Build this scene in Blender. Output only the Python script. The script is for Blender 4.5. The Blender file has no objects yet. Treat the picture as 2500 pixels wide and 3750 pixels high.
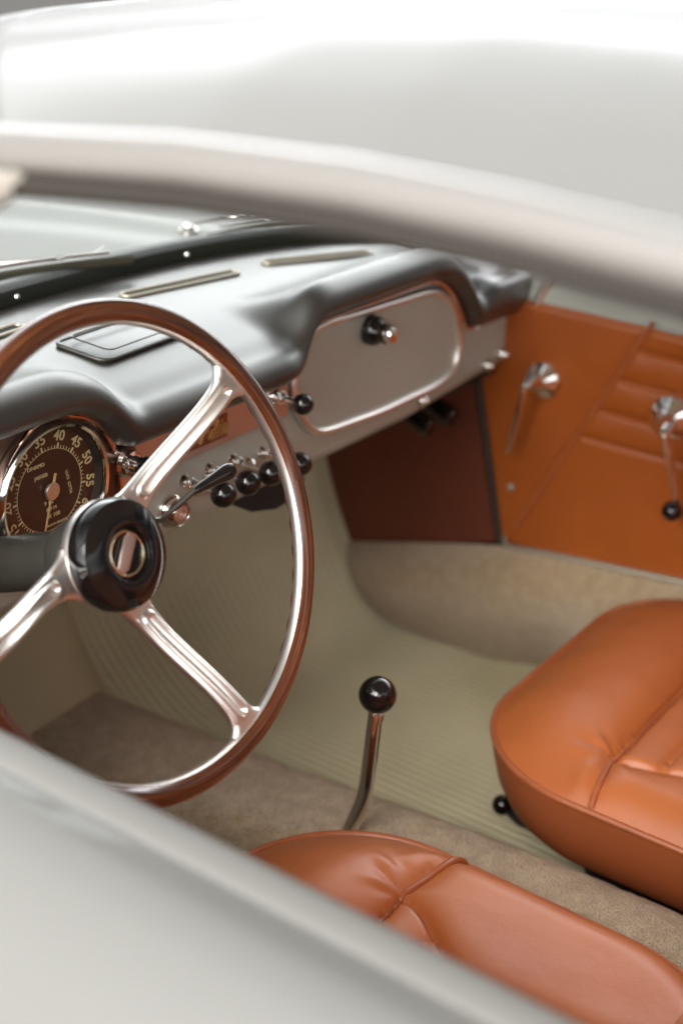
import bpy, math, random
from mathutils import Vector, Matrix, noise
random.seed(4)
R = math.radians
# ------------------------------------------------------------------ camera, light
sc = bpy.context.scene
FPX = 5208.0
_a, _p, _r = R(56), R(24.5), R(3)
_R = Vector((math.cos(_a), -math.sin(_a), 0))
_U = Vector((math.sin(_a)*math.sin(_p), math.cos(_a)*math.sin(_p), math.cos(_p)))
CR = _R*math.cos(_r) + _U*math.sin(_r)
CU = -_R*math.sin(_r) + _U*math.cos(_r)
CB = _R.cross(_U)
WC = Vector((-.36, 0, .80))                       # centre of the steering wheel
CAM = Vector((-1.1050, -.6852, 1.2993))
cd = bpy.data.cameras.new('camera'); cam = bpy.data.objects.new('camera', cd)
sc.collection.objects.link(cam); sc.camera = cam
m = Matrix.Identity(4)
for i in range(3):
    m[i][0] = CR[i]; m[i][1] = CU[i]; m[i][2] = CB[i]; m[i][3] = CAM[i]
cam.matrix_world = m
cd.sensor_fit = 'VERTICAL'; cd.sensor_height = 36; cd.lens = 50
cd.clip_start = .02; cd.clip_end = 800
cd.dof.use_dof = True; cd.dof.focus_distance = 1.30; cd.dof.aperture_fstop = 2.8
cd.dof.aperture_blades = 0

SUN_AZ, SUN_EL = R(-98), R(35)                      # azimuth from +Y towards +X
w = bpy.data.worlds.new('World'); sc.world = w; w.use_nodes = True
nt = w.node_tree; nt.nodes.clear()
sky = nt.nodes.new('ShaderNodeTexSky'); sky.sky_type = 'NISHITA'; sky.sun_disc = False
sky.sun_elevation = SUN_EL; sky.sun_rotation = SUN_AZ; sky.dust_density = 1.5; sky.air_density = 1.0; sky.ozone_density = .6
hs = nt.nodes.new('ShaderNodeHueSaturation'); hs.inputs['Saturation'].default_value = .08
bg = nt.nodes.new('ShaderNodeBackground'); bg.inputs['Strength'].default_value = .07
wo = nt.nodes.new('ShaderNodeOutputWorld')
nt.links.new(sky.outputs[0], hs.inputs['Color']); # made-up brightness mask over the sky, shaped to light dash, roof and cabin: dull near the horizon and overhead, bright in a band between, brightest ahead
tcw = nt.nodes.new('ShaderNodeTexCoord'); spz = nt.nodes.new('ShaderNodeSeparateXYZ'); rp = nt.nodes.new('ShaderNodeValToRGB')
rp.color_ramp.interpolation = 'EASE'; el_ = rp.color_ramp.elements
el_[0].position = 0; el_[0].color = (.2, .2, .2, 1); el_[1].position = 1; el_[1].color = (.06, .06, .06, 1)
for q_, v_ in ((.040, .04), (.060, .9), (.080, .05), (.13, .04), (.16, .6), (.195, .04), (.30, .05), (.36, 1.25), (.50, 1.25), (.59, .45), (.76, .35), (.93, .2)):
    k_ = el_.new(q_); k_.color = (v_, v_, v_, 1)
vd = nt.nodes.new('ShaderNodeVectorMath'); vd.operation = 'DOT_PRODUCT'; vd.inputs[1].default_value = (.70, .42, .58)
md_ = nt.nodes.new('ShaderNodeMapRange'); md_.inputs[1].default_value = .55; md_.inputs[2].default_value = .95; md_.inputs[3].default_value = .7; md_.inputs[4].default_value = 12
mm = nt.nodes.new('ShaderNodeMath'); mm.operation = 'MULTIPLY'; vs = nt.nodes.new('ShaderNodeVectorMath'); vs.operation = 'SCALE'
nt.links.new(tcw.outputs['Generated'], spz.inputs[0]); nt.links.new(spz.outputs[2], rp.inputs[0]); nt.links.new(tcw.outputs['Generated'], vd.inputs[0])
nt.links.new(vd.outputs['Value'], md_.inputs[0]); vb = nt.nodes.new('ShaderNodeVectorMath'); vb.operation = 'DOT_PRODUCT'; vb.inputs[1].default_value = (-.85, -.45, .28)
mb2 = nt.nodes.new('ShaderNodeMapRange'); mb2.inputs[1].default_value = .2; mb2.inputs[2].default_value = .95; mb2.inputs[3].default_value = 0; mb2.inputs[4].default_value = 2.0
ma = nt.nodes.new('ShaderNodeMath'); ma.operation = 'ADD'
nt.links.new(tcw.outputs['Generated'], vb.inputs[0]); nt.links.new(vb.outputs['Value'], mb2.inputs[0]); nt.links.new(mm.outputs[0], ma.inputs[0]); nt.links.new(mb2.outputs[0], ma.inputs[1])
nt.links.new(md_.outputs[0], mm.inputs[0]); nt.links.new(rp.outputs[0], mm.inputs[1])
nt.links.new(hs.outputs[0], vs.inputs[0]); nt.links.new(ma.outputs[0], vs.inputs['Scale']); nt.links.new(vs.outputs[0], bg.inputs[0]); nt.links.new(bg.outputs[0], wo.inputs[0])
sd = bpy.data.lights.new('sun', 'SUN'); sd.energy = 1.25; sd.angle = R(36); sd.color = (1, .95, .87)
so = bpy.data.objects.new('sun', sd); sc.collection.objects.link(so)
sdir = Vector((math.sin(SUN_AZ)*math.cos(SUN_EL), math.cos(SUN_AZ)*math.cos(SUN_EL), math.sin(SUN_EL)))
so.rotation_euler = sdir.to_track_quat('Z', 'Y').to_euler()
sc.view_settings.view_transform = 'Standard'; sc.view_settings.look = 'None'
sc.view_settings.exposure = 1.37; sc.view_settings.gamma = 1; sc.view_settings.use_curve_mapping = False
sc.cycles.max_bounces = 10; sc.cycles.sample_clamp_indirect = 6

# ------------------------------------------------------------------ helpers
def at(px, py, ax, val):
    """the point on the real plane (axis = value) seen at this place of the photograph"""
    d = (CR*((px-1250)/FPX) + CU*((1875-py)/FPX) - CB)
    t = (val-CAM[ax])/d[ax]
    return CAM + d*t

def spline(pts, n=8, closed=False):
    P = [Vector(p) for p in pts]; out = []
    N = len(P)
    for i in range(N if closed else N-1):
        if closed: a, b, c, d = P[(i-1) % N], P[i], P[(i+1) % N], P[(i+2) % N]
        else: a, b, c, d = P[max(i-1, 0)], P[i], P[i+1], P[min(i+2, N-1)]
        for k in range(n):
            t = k/n
            out.append(.5*((2*b)+(c-a)*t+(2*a-5*b+4*c-d)*t*t+(3*b-a-3*c+d)*t**3))
    if not closed: out.append(P[-1].copy())
    return out

def interp(tab, x):
    if x <= tab[0][0]: return tab[0][1]
    for (a, b), (c, d) in zip(tab, tab[1:]):
        if x <= c: return b+(d-b)*(x-a)/(c-a)
    return tab[-1][1]
def sstep(a, b, x):
    t = max(0, min(1, (x-a)/(b-a))); return t*t*(3-2*t)

class MB:
    def __init__(s): s.v = []; s.f = []; s.uv = []
    def grid(s, rows, cu=False, cv=False, flip=False, uv=None):
        o = len(s.v); nr = len(rows); nc = len(rows[0])
        for r in rows: s.v += [tuple(p) for p in r]
        for i in range(nr if cu else nr-1):
            for j in range(nc if cv else nc-1):
                q = (o+i*nc+j, o+i*nc+(j+1) % nc, o+((i+1) % nr)*nc+(j+1) % nc, o+((i+1) % nr)*nc+j)
                s.f.append(q[::-1] if flip else q)
                if uv:
                    u = [uv(i, j), uv(i, j+1), uv(i+1, j+1), uv(i+1, j)]
                    s.uv.append(u[::-1] if flip else u)
        return s
    def tube(s, pts, r, seg=12, closed=False, caps=True, flat=None, up=None):
        P = [Vector(p) for p in pts]; N = len(P); rows = []
        T = []
        for i in range(N):
            a = P[(i-1) % N] if (closed or i > 0) else P[0]
            b = P[(i+1) % N] if (closed or i < N-1) else P[-1]
            T.append((b-a).normalized())
        ref = Vector(up) if up else (Vector((0, 0, 1)) if abs(T[0].z) < .9 else Vector((1, 0, 0)))
        n = (ref - T[0]*ref.dot(T[0])).normalized()
        L = 0; Ls = [0]
        for i in range(N):
            if up: n = Vector(up)
            n = (n - T[i]*n.dot(T[i])).normalized(); b = T[i].cross(n)
            rr = r[i] if isinstance(r, (list, tuple)) else r
            fx, fy = flat if flat else (1, 1)
            rows.append([P[i]+n*math.cos(2*math.pi*k/seg)*rr*fx+b*math.sin(2*math.pi*k/seg)*rr*fy for k in range(seg)])
            if i: L += (P[i]-P[i-1]).length; Ls.append(L)
        Ls.append(L+.01); r0 = r[0] if isinstance(r, (list, tuple)) else r
        o = len(s.v)
        s.grid(rows, cu=closed, cv=True, flip=True, uv=(lambda i, j: (Ls[min(i, len(Ls)-1)], 2*math.pi*r0*j/seg)))
        if caps and not closed:
            s.f.append(tuple(o+k for k in range(seg))); s.f.append(tuple(o+(N-1)*seg+k for k in range(seg))[::-1])
            if s.uv: s.uv += [[(0, 0)]*seg, [(0, 0)]*seg]
        return s
    def lathe(s, prof, org, axis, seg=40, cap=True):
        ax = Vector(axis).normalized(); org = Vector(org)
        u = ax.orthogonal().normalized(); v = ax.cross(u)
        rows = [[org+ax*h+(u*math.cos(2*math.pi*k/seg)+v*math.sin(2*math.pi*k/seg))*max(r, 1e-5) for k in range(seg)] for r, h in prof]
        s.grid(rows, cv=True, flip=False); return s
    def sphere(s, c, r, seg=24):
        return s.lathe([(r*math.sin(math.pi*i/16), -r*math.cos(math.pi*i/16)) for i in range(17)], c, (0, 0, 1), seg)
    def prism(s, outline, d, bev=0):
        """outline: 3D points of a closed flat loop, d: extrusion vector; rounded front edge"""
        P = [Vector(p) for p in outline]; d = Vector(d); N = len(P); c = sum(P, Vector())/N; o = len(s.v)
        loops = [P]
        if bev:
            dn = d.normalized()
            loops.append([p+d-dn*bev for p in P])
            for k in (1, 2, 3):
                a = k/3*math.pi/2
                loops.append([p+d-dn*bev*(1-math.sin(a))+(c-p).normalized()*bev*(1-math.cos(a)) for p in P])
        else: loops.append([p+d for p in P])
        for l in loops: s.v += [tuple(p) for p in l]
        for i in range(len(loops)-1):
            for j in range(N): s.f.append((o+i*N+j, o+i*N+(j+1) % N, o+(i+1)*N+(j+1) % N, o+(i+1)*N+j))
        s.f.append(tuple(o+j for j in range(N))[::-1]); s.f.append(tuple(o+(len(loops)-1)*N+j for j in range(N)))
        return s
    def box(s, a, b):
        x0, y0, z0 = a; x1, y1, z1 = b
        return s.prism([(x0, y0, z0), (x1, y0, z0), (x1, y1, z0), (x0, y1, z0)], (0, 0, z1-z0))
    def build(s, name, mat, parent=None, smooth=True, auto=35, label=None):
        me = bpy.data.meshes.new(name); me.from_pydata(s.v, [], s.f)
        if s.uv and len(s.uv) == len(s.f):
            l = me.uv_layers.new(name='uv'); k = 0
            for u in s.uv:
                for q in u: l.data[k].uv = q; k += 1
        me.materials.append(mat)
        import bmesh
        bm = bmesh.new(); bm.from_mesh(me); bmesh.ops.recalc_face_normals(bm, faces=bm.faces) if len(s.f) < 20000 else None
        bm.to_mesh(me); bm.free()
        if smooth:
            for p in me.polygons: p.use_smooth = True
            me.set_sharp_from_angle(angle=R(auto))
        o = bpy.data.objects.new(name, me); sc.collection.objects.link(o)
        if parent: o.parent = parent
        if label: o['label'] = label
        return o

def solidify(o, t, off=-1):
    md = o.modifiers.new('thickness', 'SOLIDIFY'); md.thickness = t; md.offset = off; return o

# ------------------------------------------------------------------ materials
def mat(name, col, rough=.5, metal=0, spec=.5, coat=0, coat_r=.03, bump=None, var=None, sheen=0, aniso=0):
    """bump = (kind, scale, strength, distance); var = (scale, other colour, amount)"""
    m = bpy.data.materials.new(name); m.use_nodes = True; t = m.node_tree; b = t.nodes['Principled BSDF']
    b.inputs['Base Color'].default_value = (*col, 1); b.inputs['Roughness'].default_value = rough
    b.inputs['Metallic'].default_value = metal; b.inputs['Specular IOR Level'].default_value = spec
    b.inputs['Coat Weight'].default_value = coat; b.inputs['Coat Roughness'].default_value = coat_r
    b.inputs['Sheen Weight'].default_value = sheen
    tc = t.nodes.new('ShaderNodeTexCoord')
    if var:
        n = t.nodes.new('ShaderNodeTexNoise'); n.inputs['Scale'].default_value = var[0]; n.inputs['Detail'].default_value = 5
        r = t.nodes.new('ShaderNodeMapRange'); r.inputs[1].default_value = .35; r.inputs[2].default_value = .68; r.inputs[4].default_value = var[2]
        mx = t.nodes.new('ShaderNodeMix'); mx.data_type = 'RGBA'
        mx.inputs[6].default_value = (*col, 1); mx.inputs[7].default_value = (*var[1], 1)
        t.links.new(tc.outputs['Object'], n.inputs['Vector']); t.links.new(n.outputs[0], r.inputs[0])
        t.links.new(r.outputs[0], mx.inputs[0]); t.links.new(mx.outputs[2], b.inputs['Base Color'])
    if bump:
        kinds = bump if isinstance(bump, list) else [bump]
        prev = None
        for kind, s_, st, di in kinds:
            if kind == 'voronoi':
                n = t.nodes.new('ShaderNodeTexVoronoi'); n.feature = 'F1'; out = n.outputs['Distance']
            else:
                n = t.nodes.new('ShaderNodeTexNoise'); n.inputs['Detail'].default_value = 4; out = n.outputs[0]
            n.inputs['Scale'].default_value = s_; t.links.new(tc.outputs['Object'], n.inputs['Vector'])
            bp = t.nodes.new('ShaderNodeBump'); bp.inputs['Strength'].default_value = st; bp.inputs['Distance'].default_value = di
            t.links.new(out, bp.inputs['Height'])
            if prev: t.links.new(prev.outputs[0], bp.inputs['Normal'])
            prev = bp
        t.links.new(prev.outputs[0], b.inputs['Normal'])
        b['bumped'] = 1
    return m

PAINT = mat('white_paint', (.225, .225, .216), .4, spec=.1, coat=.17, coat_r=.06, var=(1.2, (.20, .20, .19), .6))
TRIM = mat('bright_trim_paint', (.235, .224, .21), .3, coat=.9, coat_r=.1)
PAINT_IN = mat('grey_beige_paint', (.40, .41, .36), .4, coat=.5, coat_r=.2, var=(9, (.35, .355, .31), .5))
CHROME = mat('chrome', (.86, .83, .80), .07, metal=1, bump=('noise', 35, .04, .002))
ALU = mat('satin_aluminium', (.90, .86, .82), .36, metal=1, bump=('noise', 60, .05, .001))
ROSE = mat('rose_anodised', (.76, .61, .56), .46, metal=1, bump=('noise', 900, .05, .0004))
TAN = mat('tan_leather', (.50, .142, .036), .45, spec=.5, coat=.18, coat_r=.40, bump=[('noise', 11, .22, .008), ('noise', 55, .12, .002), ('voronoi', 620, .10, .0007)], var=(7, (.41, .110, .030), .7))
SKIRT = mat('shaded_skirt_leather', (.29, .075, .023), .48, spec=.45, bump=('voronoi', 620, .10, .0007), var=(9, (.29, .075, .022), .7))  # seat leather darkened: the shade on the skirt is put into its colour
TAN_PIPE = mat('tan_piping', (.42, .12, .04), .36, spec=.5, bump=('voronoi', 700, .12, .0005), var=(20, (.30, .08, .03), .6))
DOORTAN = mat('orange_door_leather', (.37, .088, .011), .42, spec=.45, bump=[('noise', 14, .15, .005), ('voronoi', 520, .10, .0006)], var=(6, (.31, .072, .011), .8))
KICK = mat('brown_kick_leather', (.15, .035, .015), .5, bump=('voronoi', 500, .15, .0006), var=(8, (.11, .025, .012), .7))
BLKLEA = mat('black_leather', (.016, .013, .011), .42, spec=.5, coat=1, coat_r=.43, bump=[('noise', 10, .05, .004), ('voronoi', 700, .15, .0006)], var=(9, (.03, .026, .02), .7)); BLKLEA.node_tree.nodes['Principled BSDF'].inputs['Coat IOR'].default_value = 1.5
BAKE = mat('black_bakelite', (.006, .005, .005), .12, spec=.5, coat=.25, coat_r=.03)
RUBBER = mat('black_rubber', (.014, .015, .011), .42, bump=('noise', 60, .15, .002))
OLIVE = mat('olive_rubber_mat', (.68, .63, .43), .55, bump=('noise', 90, .15, .002), var=(3.2, (.50, .45, .29), 1.0))
COLUMN = mat('column_black', (.025, .024, .02), .42, bump=('noise', 40, .2, .002), var=(14, (.05, .047, .04), .7))
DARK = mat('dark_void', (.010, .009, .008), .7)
SATINTRIM = mat('dull_trim', (.42, .38, .31), .45, metal=.6)

def carpet(name, c1, c2):
    m = mat(name, c1, .95, spec=.15, sheen=.5, bump=[('noise', 60, .35, .006), ('voronoi', 420, .9, .0035)])
    t = m.node_tree; b = t.nodes['Principled BSDF']; tc = t.nodes['Texture Coordinate']
    v = t.nodes.new('ShaderNodeTexVoronoi'); v.inputs['Scale'].default_value = 420
    n = t.nodes.new('ShaderNodeTexNoise'); n.inputs['Scale'].default_value = 55; n.inputs['Detail'].default_value = 6
    ad = t.nodes.new('ShaderNodeMath'); ad.operation = 'MULTIPLY_ADD'; ad.inputs[1].default_value = .55
    mx = t.nodes.new('ShaderNodeMix'); mx.data_type = 'RGBA'; mx.inputs[6].default_value = (*c1, 1); mx.inputs[7].default_value = (*c2, 1)
    r = t.nodes.new('ShaderNodeMapRange'); r.inputs[1].default_value = .45; r.inputs[2].default_value = .95
    t.links.new(tc.outputs['Object'], v.inputs['Vector']); t.links.new(tc.outputs['Object'], n.inputs['Vector'])
    t.links.new(v.outputs['Distance'], ad.inputs[0]); t.links.new(n.outputs[0], ad.inputs[2])
    t.links.new(ad.outputs[0], r.inputs[0]); t.links.new(r.outputs[0], mx.inputs[0]); t.links.new(mx.outputs[2], b.inputs['Base Color'])
    return m
CARPET = carpet('beige_carpet', (.66, .50, .31), (.42, .29, .16))
CARPET2 = carpet('sill_carpet', (.56, .41, .245), (.42, .30, .17))

def wood():
    m = mat('varnished_wood', (.2, .06, .02), .2, coat=1, coat_r=.07); t = m.node_tree; b = t.nodes['Principled BSDF']
    uv = t.nodes.new('ShaderNodeUVMap'); mp = t.nodes.new('ShaderNodeMapping'); mp.inputs['Scale'].default_value = (9, 420, 1)
    n = t.nodes.new('ShaderNodeTexNoise'); n.inputs['Scale'].default_value = 1; n.inputs['Detail'].default_value = 7; n.inputs['Roughness'].default_value = .65
    cr = t.nodes.new('ShaderNodeValToRGB'); e = cr.color_ramp.elements
    e[0].position = .33; e[0].color = (.022, .006, .003, 1); e[1].position = .76; e[1].color = (.38, .17, .075, 1)
    k = e.new(.48); k.color = (.085, .022, .008, 1); k = e.new(.58); k.color = (.14, .042, .014, 1)
    bp = t.nodes.new('ShaderNodeBump'); bp.inputs['Strength'].default_value = .15; bp.inputs['Distance'].default_value = .0006
    t.links.new(uv.outputs[0], mp.inputs[0]); t.links.new(mp.outputs[0], n.inputs['Vector']); t.links.new(n.outputs[0], cr.inputs[0])
    t.links.new(cr.outputs[0], b.inputs['Base Color']); t.links.new(n.outputs[0], bp.inputs['Height']); t.links.new(bp.outputs[0], b.inputs['Normal'])
    return m
WOOD = wood()
def glass(name, rough=.0, tint=(.93, .96, .93)):
    m = bpy.data.materials.new(name); m.use_nodes = True; t = m.node_tree; t.nodes.clear()
    o = t.nodes.new('ShaderNodeOutputMaterial'); mx = t.nodes.new('ShaderNodeMixShader'); fr = t.nodes.new('ShaderNodeFresnel'); fr.inputs[0].default_value = 1.45
    ge = t.nodes.new('ShaderNodeNewGeometry'); mr = t.nodes.new('ShaderNodeMapRange'); mr.inputs[3].default_value = 1.45; mr.inputs[4].default_value = 1/1.45
    t.links.new(ge.outputs['Backfacing'], mr.inputs[0]); t.links.new(mr.outputs[0], fr.inputs[0])
    tr = t.nodes.new('ShaderNodeBsdfTransparent'); tr.inputs[0].default_value = (*tint, 1); gl = t.nodes.new('ShaderNodeBsdfGlossy'); gl.inputs['Roughness'].default_value = rough
    t.links.new(fr.outputs[0], mx.inputs[0]); t.links.new(tr.outputs[0], mx.inputs[1]); t.links.new(gl.outputs[0], mx.inputs[2]); t.links.new(mx.outputs[0], o.inputs[0])
    return m
GLASS = glass('clear_glass')
DIAL = mat('dial_brown', (.045, .018, .012), .4, coat=.3, var=(30, (.06, .022, .014), .6))
DIALIN = mat('dial_inner_brown', (.035, .013, .010), .45)
CREAM = mat('cream_print', (.72, .58, .32), .5)
NEEDLE = mat('needle_gold', (.75, .52, .25), .4)
BRASS = mat('gold_script', (.62, .48, .22), .3, metal=.8)
GROUND = mat('pale_concrete', (.50, .47, .42), .9, bump=('noise', 12, .3, .01), var=(.8, (.40, .37, .33), .8))

# ------------------------------------------------------------------ setting
g = MB(); g.grid([[(x, y, 0) for x in (-400, -20, 0, 20, 400)] for y in (-400, -20, 0, 20, 400)])
gr = g.build('ground', GROUND); gr['kind'] = 'structure'

rd = MB().grid([[(6, -40, .004), (90, -40, .004)], [(6, 6, .004), (90, 6, .004)], [(-40, 6, .004), (6, 90, .004)]]).build('road', mat('dark_asphalt', (.05, .045, .038), .95), smooth=False); rd['kind'] = 'structure'
# ------------------------------------------------------------------ the car
car = bpy.data.objects.new('classic_car', None); sc.collection.objects.link(car)
car['label'] = 'white vintage coupe with tan leather seats, wood rim steering wheel and black padded dashboard'
car['category'] = 'car'

def yb(x): return .45-.21*(min(abs(x), .66)/.6)**2.6      # line of the windscreen's foot

# roof ----------------------------------------------------------------
def zrail(y): return interp([(-2, .95), (-1.3, 1.0), (-1.0, 1.08), (-.8, 1.138), (-.62, 1.163), (-.5, 1.1715), (-.42, 1.1755), (-.345, 1.1765), (-.25, 1.1725), (-.13, 1.1605), (.0, 1.145), (.1, 1.13), (.3, 1.10)], y)
def yhead(x): return .22-.33*(min(1, abs(x)/.6))**2.2      # header, bowed like the screen
def roof_z(s, y, x):
    d = .6*(1-abs(s)); k = .016                     # a plain flank, a soft crease, then a nearly flat top
    c = (.37*(d-k*math.log(1+math.exp((d-.10)/k)))+.024*(1-s*s)+.006*math.sin(math.pi*min(1, d/.05)/2))/.062
    f = 1-sstep(-.30, .30, y-(yhead(x)-.22))*.15
    b = 1-.55*sstep(-.5, -1.3, y)
    return zrail(y)+.008+.062*c*f*b
def roof_rows(dz=0, inset=0):
    rows = []
    for i in range(61):
        t = i/60
        row = []
        for j in range(97):
            s = math.sin((j/96*2-1)*math.pi/2)
            x = s*(.597-inset)
            y0 = yhead(x)-.01
            y = y0+(-.80-y0)*t
            row.append((x, y, roof_z(s, y, x)-dz))
        rows.append(row)
    return rows
roof = MB().grid(roof_rows()).build('roof', PAINT, car, auto=80)
solidify(roof, .006, 0)
head = MB().grid(roof_rows(.022, .012)).build('headliner', mat('headliner_ivory', (.66, .62, .54), .9), car, auto=80)
rail_pts = []
for i in range(70):
    y = -.11-.73*i/69
    rail_pts.append((-.603, y, zrail(y)))
def railtube(sgn, mb, dx, dz, r, flat=None):
    mb.tube([(sgn*(.603+dx), p[1], p[2]+dz) for p in rail_pts], r, 14, flat=flat); return mb
for sgn in (-1, 1):
    mb = MB(); railtube(sgn, mb, .002, .000, .0115, (1.0, .9)); dr = mb.build('drip_rail', TRIM, car)
    mb = MB(); railtube(sgn, mb, -.006, -.0165, .0095, (1, 1)); mb.build('door_seal', mat('grey_brown_seal', (.035, .029, .024), .7), car)
# header and rear
mb = MB(); mb.tube([(x, yhead(x)+.002, roof_z(x/.597, yhead(x), x)-.006) for x in [(-.597+1.194*k/50) for k in range(51)]], .012, 12)
mb.build('windscreen_header', PAINT, car)
# windscreen glass and pillars
rows = []
for i in range(13):
    t = i/12; row = []
    for j in range(61):
        s = j/60*2-1
        xb = s*.60; xh = s*.585
        a = Vector((xb, yb(xb)+.012, .866 if abs(s) < .9 else .866-.02*(abs(s)-.9)*10)); h = Vector((xh, yhead(xh)+.004, roof_z(xh/.597, yhead(xh), xh)-.012))
        p = a.lerp(h, t); p.y += .015*math.sin(math.pi*t); row.append(p)
    rows.append(row)
ws = MB().grid(rows).build('windscreen', GLASS, car, auto=80)
for sgn in (-1, 1):
    P = [(sgn*.625, .235, .80), (sgn*.618, .17, .90), (sgn*.607, .03, 1.05), (sgn*.600, -.142, 1.156)]
    MB().tube(spline(P, 6), .011, 12, flat=(1.3, .8)).build('windscreen_pillar', CHROME if sgn > 0 else ALU, car)
# gasket round the foot of the screen, with its screws
xs = [(-.60+1.2*k/80) for k in range(81)]
rows = []
for x in xs:
    y = yb(x); z = .858
    pr = [(.006, -.016), (-.004, -.012), (-.006, 0), (-.004, .008), (.002, .013), (.012, .015), (.022, .012), (.030, 0), (.030, -.012)]
    rows.append([(x, y+a, z+b) for a, b in pr])
gk = MB().grid(rows).build('screen_gasket', RUBBER, car)
for px, py in ((72, 1122), (670, 978), (1385, 912)):
    p = at(px, py, 1, .44)
    x = p.x; p = Vector((x, yb(x)-.006, .858)); 
    MB().lathe([(.0001, .003), (.002, .0025), (.0032, .001), (.0034, 0)], p, (0, -1, .15), 16).build('screw', CHROME, gk)

# bonnet, cowl and wings ------------------------------------------------
def hood_z(x, y):
    d = y-.45
    return .846-.075*(max(d, 0)/1.4)**1.8-.05*(abs(x)/.62)**3+.012*math.exp(-(x/.2)**2)*sstep(.1, .6, d)
rows = []
for i in range(50):
    t = i/49; row = []
    for j in range(61):
        x = -.62+1.24*j/60; y0 = yb(x)+.028
        y = y0+(1.75-y0)*t; row.append((x, y, hood_z(x, y)))
    rows.append(row)
hood = MB().grid(rows).build('bonnet', PAINT, car, auto=80)
def fender(sgn):
    rows = []
    for i in range(60):
        y = .246+1.604*i/59; row = []
        for dx, dz in ((.62, 0), (.635, -.012), (.65, -.012), (.68, -.005), (.71, -.02), (.74, -.05), (.765, -.12), (.772, -.3), (.765, -.5)):
            z = hood_z(.62, max(y, .45))+dz+(.02 if .65 < dx < .77 else 0)
            row.append((sgn*dx, y, z))
        rows.append(row)
    return MB().grid(rows).build('front_wing', PAINT, car, auto=60)
fender(-1); fender(1)
MB().prism([(x, 1.75, z) for x, z in ((-.8, .25), (.8, .25), (.8, .74), (.62, .72), (0, .78), (-.62, .72), (-.8, .74))], (0, .12, 0), .02).build('nose_panel', PAINT, car)

# wipers on the cowl
WIPER = mat('worn_wiper_rubber', (.05, .045, .03), .45)
def wiper(name_pts, arm):
    a, b = name_pts
    pts = [a.lerp(b, k/10)+Vector((0, 0, .004*math.sin(math.pi*k/10))) for k in range(11)]
    mb = MB(); mb.tube(pts, .0065, 8, flat=(.9, .4), up=(0, 0, 1)); o = mb.build('wiper', WIPER, car)
    MB().tube([p+Vector((0, .006, .0095)) for p in pts[1:-1]], .0022, 8).build('blade_holder', CHROME, o)
    MB().tube(spline(arm, 6), .0028, 8).build('wiper_arm', CHROME, o)
    return o
A = Vector((-.16, .505, .866)); B_ = at(486, 950, 2, .870)
wiper((A, B_), [(-.22, .60, .852), (-.12, .565, .868), at(300, 950, 2, .878)+Vector((-.02, .008, .004))])
A = at(760, 872, 2, .868); B_ = Vector((.50, .400, .862))
wiper((A, B_), [(.34, .56, .848), (.40, .52, .86), at(1000, 812, 2, .876)+Vector((0, .006, .004))])
MB().lathe([(.014, 0), (.014, .004), (.009, .008), (.008, .010), (.0001, .012)], (-.22, .60, .838), (0, 0, 1), 24).build('wiper_spindle', CHROME, car)
MB().lathe([(.014, 0), (.014, .004), (.009, .008), (.008, .010), (.0001, .012)], (.34, .56, .838), (0, 0, 1), 24).build('wiper_spindle', CHROME, car)

# doors and sides ---------------------------------------------------------
def sweep(prof, y0, y1, n=60, bow=None):
    rows = []
    for i in range(n+1):
        y = y0+(y1-y0)*i/n
        rows.append([(x+(bow(y) if bow else 0), y, z) for x, z in prof])
    return rows
prof = [(-.588, .36), (-.590, .60), (-.594, .775), (-.597, .790), (-.602, .799), (-.610, .802), (-.622, .803), (-.634, .8025), (-.642, .8035), (-.650, .8045), (-.657, .8045), (-.667, .8025), (-.680, .797), (-.70, .782), (-.722, .758), (-.74, .725), (-.754, .68), (-.765, .6), (-.77, .5), (-.765, .40), (-.74, .30)]
P2 = spline([(x, 0, z) for x, z in prof], 4)
dd = MB().grid(sweep([(p.x, p.z) for p in P2], .24, -1.25, 70)).build('door', PAINT, car, auto=60, label='white driver door in the foreground')
MB().grid(sweep([(-.584, .36), (-.586, .60), (-.588, .77)], .2, -.62, 10)).build('door_lining', DOORTAN, dd)
MB().tube([(-.620, y, .8025) for y in (.24, .0, -.3, -.7, -1.2)], .013, 14, flat=(.2, 1), up=(0, 0, 1)).build('window_seal', mat('grey_felt', (.24, .238, .225), .7), dd)

# passenger door ---------------------------------------------------------
XD = .592
prof = [(.597, .36), (.597, .5), (.597, .765), (.597, .775), (.600, .785), (.605, .80), (.612, .806), (.625, .808), (.645, .806), (.67, .80), (.70, .785), (.74, .73), (.765, .6), (.77, .45), (.74, .3)]
pd = MB().grid(sweep(prof, .185, -1.25, 50)).build('door', PAINT_IN, car, auto=50, label='passenger door with orange leather lining')
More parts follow.
